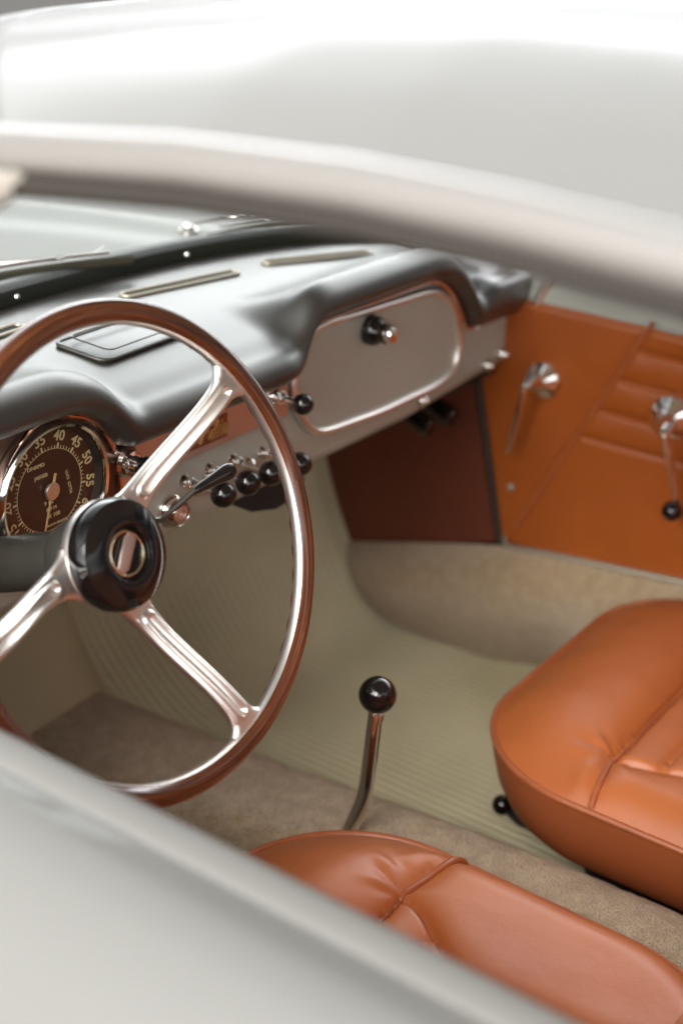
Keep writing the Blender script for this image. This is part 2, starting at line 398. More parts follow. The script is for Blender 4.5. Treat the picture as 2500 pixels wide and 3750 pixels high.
# leather lining as a relief: grooves where the pleats and the diagonal seam run
dtop, dbot = at(2383, 1174, 0, XD), at(1876, 1933, 0, XD)
pl = [at(2335, 1283, 0, XD).z, at(2265, 1391, 0, XD).z, at(2205, 1500, 0, XD).z, at(2131, 1597, 0, XD).z]
yA, yB = at(1774, 1430, 0, XD), at(1848, 1991, 0, XD)
def front_edge(z): return yA.y+(yB.y-yA.y)*(z-yA.z)/(yB.z-yA.z) + .0
def lining(y, z):
    h = 0
    d = (dbot-dtop); L = math.hypot(d.y, d.z)
    dist = ((y-dtop.y)*d.z-(z-dtop.z)*d.y)/L
    h -= .005*math.exp(-(dist/.005)**2)
    side = dist < 0 if True else 0
    ins = sstep(0.0, .012, dist*SGN)
    if z > pl[3]-.03: 
        for q in pl: h -= .0045*math.exp(-((z-q)/.0035)**2)*ins
        for a, b in zip([.80]+pl[:-1], pl):
            if b < z < a: h += .0035*math.sin(math.pi*(z-b)/(a-b))*ins
    h -= .006*sstep(.012, 0, .772-z)
    h -= .006*sstep(.015, 0, z-.40)
    return h+.0022*noise.noise((y*11, z*11, 3))+.0008*noise.noise((y*40, z*40, 7))
dd_ = (dbot-dtop); LL = math.hypot(dd_.y, dd_.z)
SGN = 1 if ((-.3-dtop.y)*dd_.z-(.6-dtop.z)*dd_.y) > 0 else -1
rows = []
for i in range(150):
    z = .395+(.770-.395)*i/149; row = []
    y0 = front_edge(z)
    for j in range(170):
        y = y0+(-.75-y0)*j/169
        row.append((XD-.003-lining(y, z), y, z))
    rows.append(row)
lin = MB().grid(rows).build('door_lining', DOORTAN, pd, auto=80)
MB().tube([dtop.lerp(dbot, k/8)+Vector((-.003, -.004, 0)) for k in range(9)], .0028, 8).build('piping', TAN_PIPE, pd)
MB().tube([(XD+.004, front_edge(.80)+.012, .80), (XD+.004, front_edge(.60)+.012, .60), (XD+.004, front_edge(.39)+.012, .39)], .007, 10, flat=(.7, 1)).build('door_rubber', mat('dark_door_rubber', (.04, .02, .012), .6), pd)
# handles
def rosette(p, r, mb, hgt=.012): mb.lathe([(r, 0), (r, .003), (r*.92, .006), (r*.6, hgt), (r*.42, hgt+.004), (r*.36, hgt+.010), (.0001, hgt+.013)], p, (-1, 0, 0), 32); return mb
h1 = at(1985, 1392, 0, XD-.004); h2 = at(2455, 1528, 0, XD-.004)
mb = MB(); rosette(h1, .027, mb); hb = mb.build('door_handle', CHROME, pd, auto=75)
e1 = at(1862, 1655, 0, XD-.040); s1 = at(1925, 1412, 0, XD-.050)
mb = MB(); mb.tube([h1+Vector((-.01, 0, 0)), s1+Vector((.012, 0, .004)), s1+Vector((-.002, 0, -.002))], [.011, .010, .006], 12)
mb.tube([s1+(e1-s1)*t for t in (0, .1, .5, 1)], [.0075, .0085, .0075, .0055], 12, flat=(1, .6)); mb.build('handle_lever', CHROME, hb)
mb = MB(); rosette(h2, .030, mb); cb = mb.build('window_crank', CHROME, pd, auto=75)
s2 = at(2432, 1585, 0, XD-.050); e2 = at(2475, 1830, 0, XD-.048)
mb = MB(); mb.tube([h2+Vector((-.01, 0, 0)), s2+Vector((.014, 0, .006)), s2+Vector((-.002, 0, 0))], [.011, .011, .007], 12)
mb.tube([s2+(e2-s2)*t for t in (0, .1, .5, 1)], [.008, .009, .007, .005], 12, flat=(1, .6)); mb.build('crank_arm', CHROME, cb)
mb = MB(); mb.sphere(at(2458, 1872, 0, XD-.060), .0135); mb.tube([e2, at(2458, 1872, 0, XD-.060)], .004, 8); mb.build('crank_knob', BAKE, cb)
MB().lathe([(.006, 0), (.005, .003), (.0001, .005)], at(1868, 1783, 0, XD-.004), (-1, 0, 0), 16).build('lining_button', SATINTRIM, pd)
# sill trim
MB().tube([at(x, y, 0, .585) for x, y in ((1850, 2000), (2000, 2025), (2250, 2078), (2500, 2130), (2900, 2215))], .0055, 8, flat=(.8, 1.2)).build('sill_trim', SATINTRIM, car)

# kick panel, sill box, floor, firewall -----------------------------------
KX = .600
kz = [(.66, .205), (.60, .205), (.5, .205)]
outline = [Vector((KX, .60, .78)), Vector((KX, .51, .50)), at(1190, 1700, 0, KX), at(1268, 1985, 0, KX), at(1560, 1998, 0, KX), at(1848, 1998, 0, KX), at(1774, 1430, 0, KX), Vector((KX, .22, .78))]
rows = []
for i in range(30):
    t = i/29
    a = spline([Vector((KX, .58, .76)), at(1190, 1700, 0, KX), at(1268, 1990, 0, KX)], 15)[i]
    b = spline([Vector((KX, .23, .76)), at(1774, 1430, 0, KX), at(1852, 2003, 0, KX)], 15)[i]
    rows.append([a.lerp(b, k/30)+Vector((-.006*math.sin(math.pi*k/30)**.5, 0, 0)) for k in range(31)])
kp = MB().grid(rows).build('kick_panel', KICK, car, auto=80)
rows = []
top = spline([at(1262, 1985, 0, .590), at(1400, 1985, 0, .590), at(1848, 2000, 0, .587), at(2200, 2070, 0, .587), at(2500, 2134, 0, .587), (.587, -.3, .475), (.587, -.9, .475)], 12)
bot = spline([at(1290, 2110, 0, .585), at(1405, 2262, 0, .580), at(1800, 2425, 2, .19), at(2000, 2465, 2, .185), (.575, .03, .185), (.575, -.3, .185), (.575, -.9, .185)], 12)
for a, b in zip(top, bot):
    rows.append([a.lerp(b, k/24)+Vector((-.045*math.sin(math.pi*(k/24)**.8), 0, 0))*min(1, (len(rows)+1)/14) for k in range(25)])
MB().grid(rows).build('sill_carpet', CARPET2, car, auto=80)
# floor mat with ribs running fore and aft, turned up onto the toe board
fp = spline([(0, -1.0, .195), (0, -.3, .196), (0, .1, .197), (0, .30, .198), (0, .37, .205), (0, .42, .27), (0, .465, .36), (0, .50, .45), (0, .53, .55), (0, .55, .70), (0, .55, .82)], 8)
def bands(x0, x1, ribs):
    rows = []
    N = int((x1-x0)/.0022)
    for i, p in enumerate(fp):
        q = fp[min(i+1, len(fp)-1)]-fp[max(i-1, 0)]; nrm = Vector((0, -q.z, q.y)).normalized()
        row = []
        for j in range(N+1):
            x = x0+(x1-x0)*j/N
            fw = .11*max(0, 1-(x/.56)**2)*sstep(.30, .46, p.y)      # the toe board bows forward in the middle
            k = .0030*max(0, math.sin(2*math.pi*x/.0135))*ribs*sstep(-.4, -.3, p.y)*sstep(.47, .43, p.y)
            row.append((x, p.y+fw+nrm.y*k, p.z+nrm.z*k))
        rows.append(row)
    return rows
fm = MB().grid(bands(.03, .68, 1)).build('floor_mat', OLIVE, car, auto=80, label='ribbed olive rubber mat on the passenger side')
MB().grid(bands(-.68, .03, 1)).build('floor_mat', OLIVE, car, auto=80)
# bulge of the gearbox beside the firewall
mb = MB(); rows = []
for i in range(25):
    t = i/24; z = .20+.52*t; y = interp([(z_, y_) for (_, y_, z_) in [tuple(p) for p in fp[24:]]], z)
    rows.append([(-.02+.125*math.cos(a)*(1-.25*t), y+.115-(.10*math.sin(a))*(1-.2*t), z) for a in [math.pi*k/24 for k in range(25)]])
mb.grid(rows).build('gearbox_cover', OLIVE, car, auto=80)
MB().lathe([(.012, 0), (.012, .004), (.0001, .009)], at(722, 1940, 1, .60), (0, -1, 0), 16).build('rubber_grommet', RUBBER, car)
# carpeted tunnel
rows = []
for i in range(190):
    y = .585-1.485*i/189
    f = 1.0 if y < .485 else math.sqrt(max(0.0, 1-((y-.485)/.1001)**2))
    H = (.298+(.362-.298)*sstep(.5, -.35, y)-.19)*(.15+.85*f); Wd = .100*(.35+.65*f)
    row = []
    for k in range(64):
        a = math.pi*k/63
        cx = math.copysign(abs(math.cos(a))**.75, math.cos(a)); cz = abs(math.sin(a))**.5
        n_ = noise.noise((cx*9, y*38, cz*9))*.0012+noise.noise((cx*60, y*260, cz*60))*.0010
        row.append((-.012+cx*(Wd+n_), y, .19+cz*(H+n_)))
    rows.append(row)
tn = MB().grid(rows).build('transmission_tunnel', CARPET, car, auto=80)
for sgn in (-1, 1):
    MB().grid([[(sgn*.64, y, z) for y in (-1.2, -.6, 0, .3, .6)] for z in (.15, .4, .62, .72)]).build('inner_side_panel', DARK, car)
# back of the cabin
MB().grid([[(-.60, -1.0, .2), (0, -1.02, .2), (.60, -1.0, .2)], [(-.60, -1.15, .8), (0, -1.17, .8), (.60, -1.15, .8)], [(-.60, -1.2, .82), (0, -1.2, .82), (.60, -1.2, .82)]]).build('rear_bulkhead', KICK, car)
rows = []
for i in range(13):
    t = i/12
    rows.append([Vector((.59*s_, -.79, roof_z(s_*.98, -.80, 0))).lerp(Vector((.55*s_, -1.42+.12*abs(s_)**2, .85)), t)+Vector((0, 0, .05*math.sin(math.pi*t))) for s_ in [k/20*2-1 for k in range(41)]])
rw = MB().grid(rows).build('rear_window', GLASS, car, auto=80)
for sgn in (-1, 1):
    MB().tube(spline([(sgn*.603, -.82, zrail(-.82)), (sgn*.59, -1.02, 1.07), (sgn*.58, -1.25, .94), (sgn*.57, -1.36, .83)], 8), .022, 12, flat=(1, 1.6)).build('rear_pillar', PAINT, car)
MB().grid([[(x, y, .83-.03*abs(x)-.10*max(0, -y-1.3)) for x in (-.76, -.6, -.3, 0, .3, .6, .76)] for y in (-1.15, -1.3, -1.6, -2.1)]).build('boot_lid', PAINT, car)

# ------------------------------------------------------------------ dashboard
YD = .20
elip = [(-.62, .80), (-.58, .825), (-.545, .838), (-.275, .838), (-.25, .833), (-.224, .820), (-.205, .800), (-.194, .783), (.081, .783), (.092, .812), (.105, .826), (.126, .835), (.365, .836), (.392, .829), (.417, .814), (.440, .795), (.458, .770), (.474, .750), (.63, .746)]
def e_s(x, s):
    ws_ = tot = 0
    for k in range(-6, 7):
        d = k/6*2*s; g_ = math.exp(-.5*(d/s)**2); ws_ += g_*interp(elip, x+d); tot += g_
    return ws_/tot
def padz(x, y):
    et = e_s(x, .013); back = yb(x)-.004; right = sstep(.44, .52, x)
    t = max(0, min(1, (y-.18)/(back-.18)))
    plane = (.834*(1-right)+.806*right)*(1-t)+(.848-.030*sstep(.45, .62, x))*t+.010*math.sin(math.pi*t)*(1-right)
    return plane+(et+.046-.834)*(1-right)*(1-sstep(.17, .30, y))
cols = [(-.62+1.245*k/260) for k in range(261)]
rows = []
for x in cols:
    e = e_s(x, .004)+.004; et = e_s(x, .013); back = yb(x)-.004
    zb = .846 if x < .45 else .846-.03*sstep(.45, .62, x)
    ztop = et+.046
    lipw = sstep(.47, .52, x)
    fr = .160+.014*sstep(.04, .10, x)                   # how far the roll stands out
    sec = [(.212, e), (.198, e-.001), (.186, e+.001), (fr+.010, e+.005)]
    soft = [(fr+.001, e*.75+et*.25+.014), (fr-.001, et+.025), (fr+.004, et+.036), (fr+.014, et+.043), (fr+.028, ztop)]
    hard = [(fr+.001, e+.018), (fr+.000, e+.034), (fr+.001, e+.048), (fr+.008, e+.055), (fr+.024, e+.057)]
    sec += [(a[0]*(1-lipw)+b[0]*lipw, a[1]*(1-lipw)+b[1]*lipw) for a, b in zip(soft, hard)]
    for k in range(1, 15):
        t = k/14; y = (fr+.028)+(back-(fr+.028))*t
        sec.append((y, padz(x, y)))
    sm = spline([(0, a, b) for a, b in sec], 3)
    rows.append([(x, p.y, p.z) for p in sm])
def on_pad(px, py):
    z = .86
    for _ in range(30): q = at(px, py, 2, z); z = .5*z+.5*padz(q.x, q.y)
    return at(px, py, 2, z)
pad = MB().grid(rows).build('dashboard_pad', BLKLEA, car, auto=85)
# painted panel under the pad
rows = []
for x in cols[::2]:
    e = e_s(x, .004)+.006
    zb = interp([(-.6, .655), (.16, .655), (.35, .654), (.54, .668), (.62, .675)], x)
    sec = [(YD+.002, e), (YD+.001, e*.5+zb*.5), (YD, zb+.025), (YD+.002, zb+.012), (YD+.008, zb+.003), (YD+.02, zb), (YD+.05, zb+.002), (YD+.07, zb+.02)]
    sm = spline([(0, a, b) for a, b in sec], 3)
    rows.append([(x, p.y, p.z) for p in sm])
dash = MB().grid(rows).build('dashboard', PAINT_IN, car, auto=60)
MB().box((-.62, YD+.01, .66), (.60, YD+.04, .74)).build('dashboard_rail', DARK, dash)
def plane_pts(L, y): return [at(a, b, 1, y) for a, b in L]
# instrument panel
ip = [(-.60, .80), (-.57, .822), (-.54, .834), (-.40, .836), (-.275, .836), (-.25, .831), (-.224, .818), (-.205, .798), (-.193, .780), (-.187, .737), (-.20, .715), (-.24, .70), (-.6, .70)]
ipo = MB().prism([(x, YD-.001, z) for x, z in ip], (0, -.004, 0)).build('instrument_panel', mat('brown_panel', (.15, .095, .07), .32, metal=.75), dash, smooth=False)
tr = [(-.60, .803), (-.57, .826), (-.545, .8375), (-.40, .839), (-.275, .839), (-.25, .834), (-.226, .823), (-.205, .803), (-.1935, .783), (-.1875, .760), (-.1850, .737)]
MB().tube(spline([(x, YD-.008, z) for x, z in tr], 6), .0033, 10).build('panel_trim', mat('coppery_chrome', (.85, .66, .55), .12, metal=1), dash)
# satin strip with chrome lip
st = MB().prism([(-.186, YD-.001, .740), (.083, YD-.001, .741), (.083, YD-.001, .781), (-.192, YD-.001, .781)], (0, -.004, 0)).build('metal_strip', ROSE, dash, smooth=False)
MB().tube([(-.197, YD-.009, .7825), (-.05, YD-.009, .783), (.092, YD-.009, .7835)], .0021, 8).build('strip_edge', CHROME, st)
# badge
def plane_text(txt, size, org, ux, uy, mb, extr=.0006, shear=0, bold=0):
    cu = bpy.data.curves.new('t', 'FONT'); cu.body = txt; cu.size = size; cu.align_x = 'CENTER'; cu.align_y = 'CENTER'; cu.extrude = extr; cu.shear = shear; cu.offset = bold
    cu.resolution_u = 3
    o = bpy.data.objects.new('t', cu); sc.collection.objects.link(o)
    dg = bpy.context.evaluated_depsgraph_get(); me = o.evaluated_get(dg).to_mesh()
    ux = Vector(ux).normalized(); uy = Vector(uy).normalized(); uz = ux.cross(uy); k = len(mb.v); org = Vector(org)
    for v in me.vertices: mb.v.append(tuple(org+ux*v.co.x+uy*v.co.y+uz*v.co.z))
    for p in me.polygons: mb.f.append(tuple(k+i for i in p.vertices))
    o.evaluated_get(dg).to_mesh_clear(); bpy.data.objects.remove(o); bpy.data.curves.remove(cu)
bR = at(832, 1545, 1, YD-.006)
bg_ = MB().prism([(bR.x-.092, YD-.0045, .7475), (bR.x, YD-.0045, .7475), (bR.x, YD-.0045, .7735), (bR.x-.092, YD-.0045, .7735)], (0, -.0018, 0)).build('badge', mat('badge_copper', (.36, .17, .11), .35, metal=.9), dash, smooth=False)
mb = MB(); plane_text('rdin', .028, (bR.x-.024, YD-.0075, .760), (1, 0, 0), (0, 0, 1), mb, .0008, .45, .0003); mb.build('script_lettering', BRASS, bg_, smooth=False)

# rev counter ---------------------------------------------------------------
TC = at(195, 1800, 1, YD-.012); TC = Vector((TC.x, YD-.006, TC.z))
tach = MB().lathe([(.0685, 0), (.0688, .006), (.0675, .011), (.0650, .0135), (.0622, .0125), (.0612, .008), (.0610, -.002)], TC, (0, -1, 0), 80).build('rev_counter', CHROME, car, label='brown faced rev counter with chrome bezel')
DC = Vector((TC.x, TC.y-.001, TC.z))
MB().lathe([(.0001, 0), (.0415, 0), (.0612, -.0002)], DC, (0, -1, 0), 80).build('dial', DIAL, tach)
MB().lathe([(.0001, .0008), (.0388, .0008), (.0393, .0004)], DC, (0, -1, 0), 80).build('dial_centre', DIALIN, tach)
def dp(ang, r, h=.0016): return DC+Vector((math.cos(ang)*r, -h, math.sin(ang)*r))
mb = MB()
def ang(v): return R(74-27*(v-40)/5)
def bar(a, r0, r1, w_, h=.0016):
    t = Vector((-math.sin(a), 0, math.cos(a)))*w_
    mb.prism([dp(a, r0, .0010)-t, dp(a, r1, .0010)-t, dp(a, r1, .0010)+t, dp(a, r0, .0010)+t], (0, -.0005, 0))
for v in range(5, 66):
    if v % 5 == 0: bar(ang(v), .0400, .0448, .0009)
    else: bar(ang(v), .0402, .0426, .00022)
mb.lathe([(.0394, .0010), (.0394, .0013), (.0399, .0013), (.0399, .0010)], DC, (0, -1, 0), 90)
mb.build('dial_marks', CREAM, tach, smooth=False)
mb = MB()
for v in range(5, 65, 5):
    a = ang(v); ur = Vector((math.cos(a), 0, math.sin(a))); ut = Vector((math.sin(a), 0, -math.cos(a)))
    plane_text(str(v), .0138, dp(a, .0510, .0010), ut, ur, mb, .0003, 0, .00012)
def tx(s, size, dx, dz, rot=0):
    a = R(rot); plane_text(s, size, DC+Vector((dx, -.0014, dz)), (math.cos(a), 0, math.sin(a)), (-math.sin(a), 0, math.cos(a)), mb, .0002)
tx('DINAMO', .0052, -.016, .0275); tx('JAEGER', .0050, -.0045, .0165) if False else tx('JAEGER', .0050, -.010, .0165)
tx('9 1/2', .0055, -.002, -.0115); tx('R P M', .0052, .001, -.0185); tx('X 100', .0058, .004, -.0255); tx('MADE IN FRANCE', .0032, .006, -.0345)
tx('LUCI  CITTA', .0045, .0235, .001, -78)
mb.build('dial_lettering', CREAM, tach, smooth=False)
mb = MB(); a = R(254); t = Vector((-math.sin(a), 0, math.cos(a)))
mb.prism([dp(a, -.017, .004)-t*.0014, dp(a, .046, .004)-t*.0007, dp(a, .046, .004)+t*.0007, dp(a, -.017, .004)+t*.0014], (0, -.0006, 0))
nd = mb.build('needle', NEEDLE, tach, smooth=False)
MB().lathe([(.0085, .003), (.0085, .0052), (.0078, .0058), (.0010, .0060), (.0001, .0055)], DC, (0, -1, 0), 40).build('needle_cap', ALU, tach)
MB().lathe([(.0575, .0004), (.0590, .0030), (.0606, .0078)], DC, (0, -1, 0), 80).build('dial_surround', DARK, tach)
MB().lathe([(.0001, .0078), (.0618, .0078)], DC, (0, -1, 0), 60).build('dial_glass', GLASS, tach)

MB().tube(spline([at(2030, 975, 0, .604), at(2010, 1020, 0, .602), at(1965, 1110, 0, .600), at(1940, 1150, 0, .600)], 5), .0075, 12).build('dash_end_trim', ALU, dash)
# glove box -------------------------------------------------------------------
gl = [(1072, 1390), (1087, 1298), (1122, 1229), (1191, 1183), (1300, 1150), (1430, 1110), (1558, 1072), (1612, 1080), (1650, 1130), (1669, 1206), (1673, 1267), (1650, 1351), (1589, 1409), (1490, 1457), (1390, 1504), (1290, 1541), (1183, 1577), (1130, 1566), (1091, 1512), (1074, 1450)]
loop = spline(plane_pts(gl, YD-.006), 6, closed=True)
gb = MB().prism([p+Vector((0, .003, 0)) for p in loop], (0, -.003, 0)).build('glovebox_lid', PAINT_IN, car, smooth=False, label='beige glovebox lid in a chrome frame')
MB().tube([p+Vector((0, -.002, 0)) for p in loop], .0050, 14, closed=True, flat=(1, .9), up=(0, -1, 0)).build('chrome_frame', ALU, gb)
go = [(1052, 1400), (1050, 1345), (1076, 1267), (1105, 1212), (1150, 1180), (1260, 1140), (1420, 1085), (1558, 1034), (1605, 1036), (1645, 1068), (1676, 1125), (1692, 1180), (1712, 1200), (1775, 1180), (1872, 1138), (1935, 1108)]
MB().tube(spline(plane_pts(go, YD-.010), 6), .0034, 10).build('arch_trim', mat('pinkish_chrome', (.84, .72, .66), .12, metal=1), dash)
p = at(1385, 1215, 1, YD-.02); p.y = YD-.008
mb = MB(); mb.lathe([(.018, 0), (.018, .008), (.015, .014), (.012, .018), (.012, .024), (.0001, .026)], p, (0, -1, 0), 30); lk = mb.build('latch_knob', BAKE, gb)
MB().lathe([(.010, .022), (.0105, .030), (.009, .034), (.0001, .036)], p, (0, -1, 0), 30).build('lock_barrel', CHROME, lk)

# knobs and switches ------------------------------------------------------------
def pull(base, ln, rk, name='pull_knob', col=.010, lab=None, ball=True, chrome_r=.008):
    b = Vector(base); k = MB()
    if ball: k.lathe([(.0001, ln+rk)]+[(rk*math.sin(math.pi*i/14), ln+rk*math.cos(math.pi*i/14)) for i in range(1, 13)]+[(.0045, ln-rk*1.0)], b, (0, -1, 0), 28)
    o = k.build(name, BAKE, car, label=lab)
    MB().lathe([(chrome_r*1.35, 0), (chrome_r*1.3, .003), (chrome_r, .006), (chrome_r, .012), (chrome_r*.8, .013), (chrome_r*.78, .016), (.0035, .017), (.0035, ln-rk*.8)], b, (0, -1, 0), 28).build('chrome_collar', CHROME, o)
    return o
p = at(1012, 1452, 1, YD-.008); p.y = YD-.004; pull(p, .040, .0118, lab='black knob at the end of the metal strip')
p = at(448, 1684, 1, YD-.008); p.y = YD-.004
o = MB().lathe([(.009, .030), (.0115, .033), (.0125, .040), (.012, .048), (.009, .053), (.0001, .055)], p, (0, -1, 0), 28).build('pull_knob', BAKE, car, label='black knob beside the rev counter')
MB().lathe([(.016, 0), (.016, .012), (.013, .015), (.0125, .019), (.009, .020), (.008, .028), (.0105, .030), (.0001, .031)], p, (0, -1, 0), 28).build('chrome_collar', CHROME, o)
for (px, py, yk) in ((818, 1812, .150), (908, 1768, .150), (992, 1733, .150), (1097, 1700, .150)):
    kp_ = at(px, py, 1, yk); base = Vector((kp_.x, YD+.004, kp_.z)); pull(base, YD+.004-yk, .0135, chrome_r=.007)
for px, py in ((735, 1795), (775, 1775), (925, 1703), (1560, 1470), (1800, 1342), (1855, 1300)):
    q = at(px, py, 1, YD-.01); q.y = YD+.002
    MB().lathe([(.0085, 0), (.0085, .006), (.006, .012), (.0001, .016)], q, (0, -1, 0), 20).build('chrome_stud', CHROME, dash)
# dark unit slung beneath the knobs
q = at(930, 1830, 1, .20)
MB().prism([at(860, 1850, 1, .21), at(920, 1875, 1, .21), at(1010, 1865, 1, .21), at(1100, 1810, 1, .21), at(1115, 1745, 1, .21), at(850, 1800, 1, .21)], (0, .10, 0)).build('heater_unit', DARK, car)
for px, py in ((1543, 1548), (1625, 1512)):
    q = at(px, py, 1, .25); MB().lathe([(.012, -.03), (.0145, 0), (.0145, .012), (.010, .017), (.0001, .018)], q, (0, -.9, -.3), 20).build('under_dash_knob', BAKE, car)
# ignition lock
q = at(650, 1878, 1, YD-.01); q.y = YD+.001
ig = MB().lathe([(.0185, 0), (.0185, .004), (.0165, .009), (.0150, .010), (.0145, .014), (.0125, .017), (.011, .015), (.0105, .013)], q, (0, -1, 0), 40).build('ignition_lock', CHROME, car)
MB().lathe([(.0105, .012), (.0095, .017), (.0055, .018), (.005, .014), (.0001, .014)], q, (0, -1, 0), 30).build('lock_barrel', ROSE, ig)

# ashtray lid and vents let into the pad ------------------------------------------
def frame_lid(corners, z, name, thick=.0035):
    """a rounded lid with an inner engraved border"""
    P = [Vector(c) for c in corners]
    n = (P[1]-P[0]).cross(P[3]-P[0]).normalized()
    if n.z < 0: n = -n
    c = sum(P, Vector())/4
    L = []
    for i, p in enumerate(P):
        a, b = P[i-1], P[(i+1) % 4]; ra = min(.012, (a-p).length*.3)
        p0 = p+(a-p).normalized()*ra; p1 = p+(b-p).normalized()*ra
        for k in range(6):
            t = k/5; L.append(p0.lerp(p, t).lerp(p.lerp(p1, t), t))
    o = MB().prism([q-n*.02 for q in L], n*(.02+thick), .003).build(name, BLKLEA, pad)
    ring = [c+(q-c)*.80+n*(thick+.0002) for q in L]
    return o, L, ring, n
cz = [on_pad(195, 1268), on_pad(385, 1335), on_pad(690, 1222), on_pad(540, 1152)]
o, L, ring, n = frame_lid(cz, 0, 'ashtray_lid')
MB().tube(L, .0034, 8, closed=True).build('lid_border', mat('dark_chrome', (.35, .34, .31), .2, metal=1), o) if False else None
mb = MB(); mb.tube([q+n*.0055 for q in ring], .0008, 6, closed=True); mb.tube([q+n*.003 for q in L], .0022, 8, closed=True); mb.v = mb.v
bo = mb.build('lid_moulding', BLKLEA, pad)
def slot(a, b, name='demister_slot'):
    a = Vector(a); b = Vector(b); d = (b-a); s = Vector((-d.y, d.x, 0)).normalized()*.008
    L = []
    for k in range(9): L.append(a+s*math.cos(math.pi*k/8)-d.normalized()*.008*math.sin(math.pi*k/8))
    for k in range(9): L.append(b-s*math.cos(math.pi*k/8)+d.normalized()*.008*math.sin(math.pi*k/8))
    o = MB().tube(L, .0022, 8, closed=True).build(name, SATINTRIM, pad)
    MB().prism([q-Vector((0, 0, .006)) for q in L], (0, 0, .005)).build('slot_opening', DARK, o)
UPZ = Vector((0, 0, .002))
slot(on_pad(470, 1085)+UPZ, on_pad(850, 1004)+UPZ); slot(on_pad(985, 966)+UPZ, on_pad(1340, 930)+UPZ); slot(on_pad(-250, 1310)+UPZ, on_pad(60, 1205)+UPZ)

# ------------------------------------------------------------------ steering wheel
NW = Vector((0, -.93, .3676)).normalized(); UW = Vector((0, .3676, .93)).normalized(); XW = Vector((1, 0, 0))
def wp(a, r, k=0): return WC+XW*math.cos(a)*r+UW*math.sin(a)*r+NW*k
def wangle(px, py):
    d = (CR*((px-1250)/FPX)+CU*((1875-py)/FPX)-CB); t = (WC-CAM).dot(NW)/d.dot(NW); q = CAM+d*t-WC
    return math.atan2(q.dot(UW), q.dot(XW))
RC, RT = .1900, .0098
NA, NB = 420, 28
rows = []
for i in range(NA):
    a = 2*math.pi*i/NA; row = []
    for j in range(NB):
        f = 2*math.pi*j/NB
        ra = RT*(1+.05*math.cos(2*f))
        inner = max(0, math.cos(f-R(232)))**3
        ra += .0006*math.sin(a*52)*inner
        row.append(wp(a, RC+math.cos(f)*ra, math.sin(f)*ra))
    rows.append(row)
rim = MB().grid(rows, cu=True, cv=True, uv=lambda i, j: (i/NA*2*math.pi*RC, j/NB*2*math.pi*RT)).build('steering_wheel', WOOD, car, auto=85, label='three spoke steering wheel with wooden rim')
rows = []
for i in range(NA):
    a = 2*math.pi*i/NA
    rows.append([wp(a, RC+math.cos(R(f))*(RT+.0007), math.sin(R(f))*(RT+.0007)) for f in (148, 152, 160, 170, 180, 188, 194, 197)]+[wp(a, RC-.006, 0)])
MB().grid(rows, cu=True, cv=True).build('rim_band', ALU, rim, auto=40)
KH = -.046
def spoke(a):
    rows = []; er = XW*math.cos(a)+UW*math.sin(a); et = -XW*math.sin(a)+UW*math.cos(a)
    for i in range(90):
        u = i/89; r = .040+(.1805-.040)*u
        k = KH+(-KH-.001)*sstep(.1, 1.0, u)**.9
        wd = .0108+.011*math.exp(-(r-.042)/.012)+.013*math.exp(-(.1805-r)/.0065)
        row = []
        for j in range(-16, 17):
            s = j/16
            h = .0045*(1-abs(s)**6)
            w0 = .0108
            q = abs(s*wd)                                   # distance from the mid line
            end = max(0, .066-r, r-.165)                    # slot ends rounded
            dd = math.hypot(q, end)
            h += .0028*math.exp(-((dd-.0052)/.0017)**2)*(1 if end < .02 else 0)
            h -= .0022*math.exp(-(dd/.0030)**2)
            h += .0010*math.exp(-((q-.0098)/.0012)**2)*(1 if .06 < r < .17 else 0)
            row.append(WC+er*r+et*s*wd+NW*(k+h))
        # underside
        for j in range(16, -17, -4):
            s = j/16; row.append(WC+er*r+et*s*wd*.96+NW*(k-.004))
        rows.append(row)
    return MB().grid(rows, cv=True).build('spoke', ALU, rim, auto=50)
A1, A2, A3 = wangle(850, 1375), wangle(900, 2640), wangle(-60, 2400)
for a in (A1, A2, A3): spoke(a)
hub = MB().lathe([(.0001, -.006), (.042, -.006), (.0455, -.002), (.0460, .003), (.0450, .0065), (.043, .008), (.0001, .008)], WC+NW*KH, NW, 60).build('hub_plate', ALU, rim)
MB().lathe([(.0448, .004), (.0462, .008), (.0463, .018), (.0435, .0235), (.0370, .0265), (.030, .0285), (.0245, .0290), (.0225, .0280), (.0215, .0245), (.0208, .0225), (.0001, .0220)], WC+NW*KH, NW, 80).build('horn_button', BAKE, rim)
mb = MB(); c0 = WC+NW*(KH+.0235)
mb.tube([c0+XW*.0178*math.cos(2*math.pi*k/48)+UW*.0178*math.sin(2*math.pi*k/48) for k in range(48)], .0015, 8, closed=True)
mb.build('emblem_ring', mat('pale_gold', (.78, .70, .52), .2, metal=1), rim)
mb = MB(); a = R(50); u = XW*math.cos(a)+UW*math.sin(a); v = XW*-math.sin(a)+UW*math.cos(a)
mb.prism([c0+u*p_+v*q_ for p_, q_ in ((-.017, -.0015), (-.012, -.0048), (.014, -.0048), (.0170, -.001), (.0168, .003), (.012, .0068), (-.004, .0072), (-.0155, .006))], NW*.0022, .0008)
mb.build('emblem_bar', ROSE, rim)
for a in (A1-.42,): MB().lathe([(.0035, -.002), (.0035, .0005), (.0001, .0006)], wp(a, .0525, KH+.006), NW, 16).build('grub_screw', RUBBER, rim)
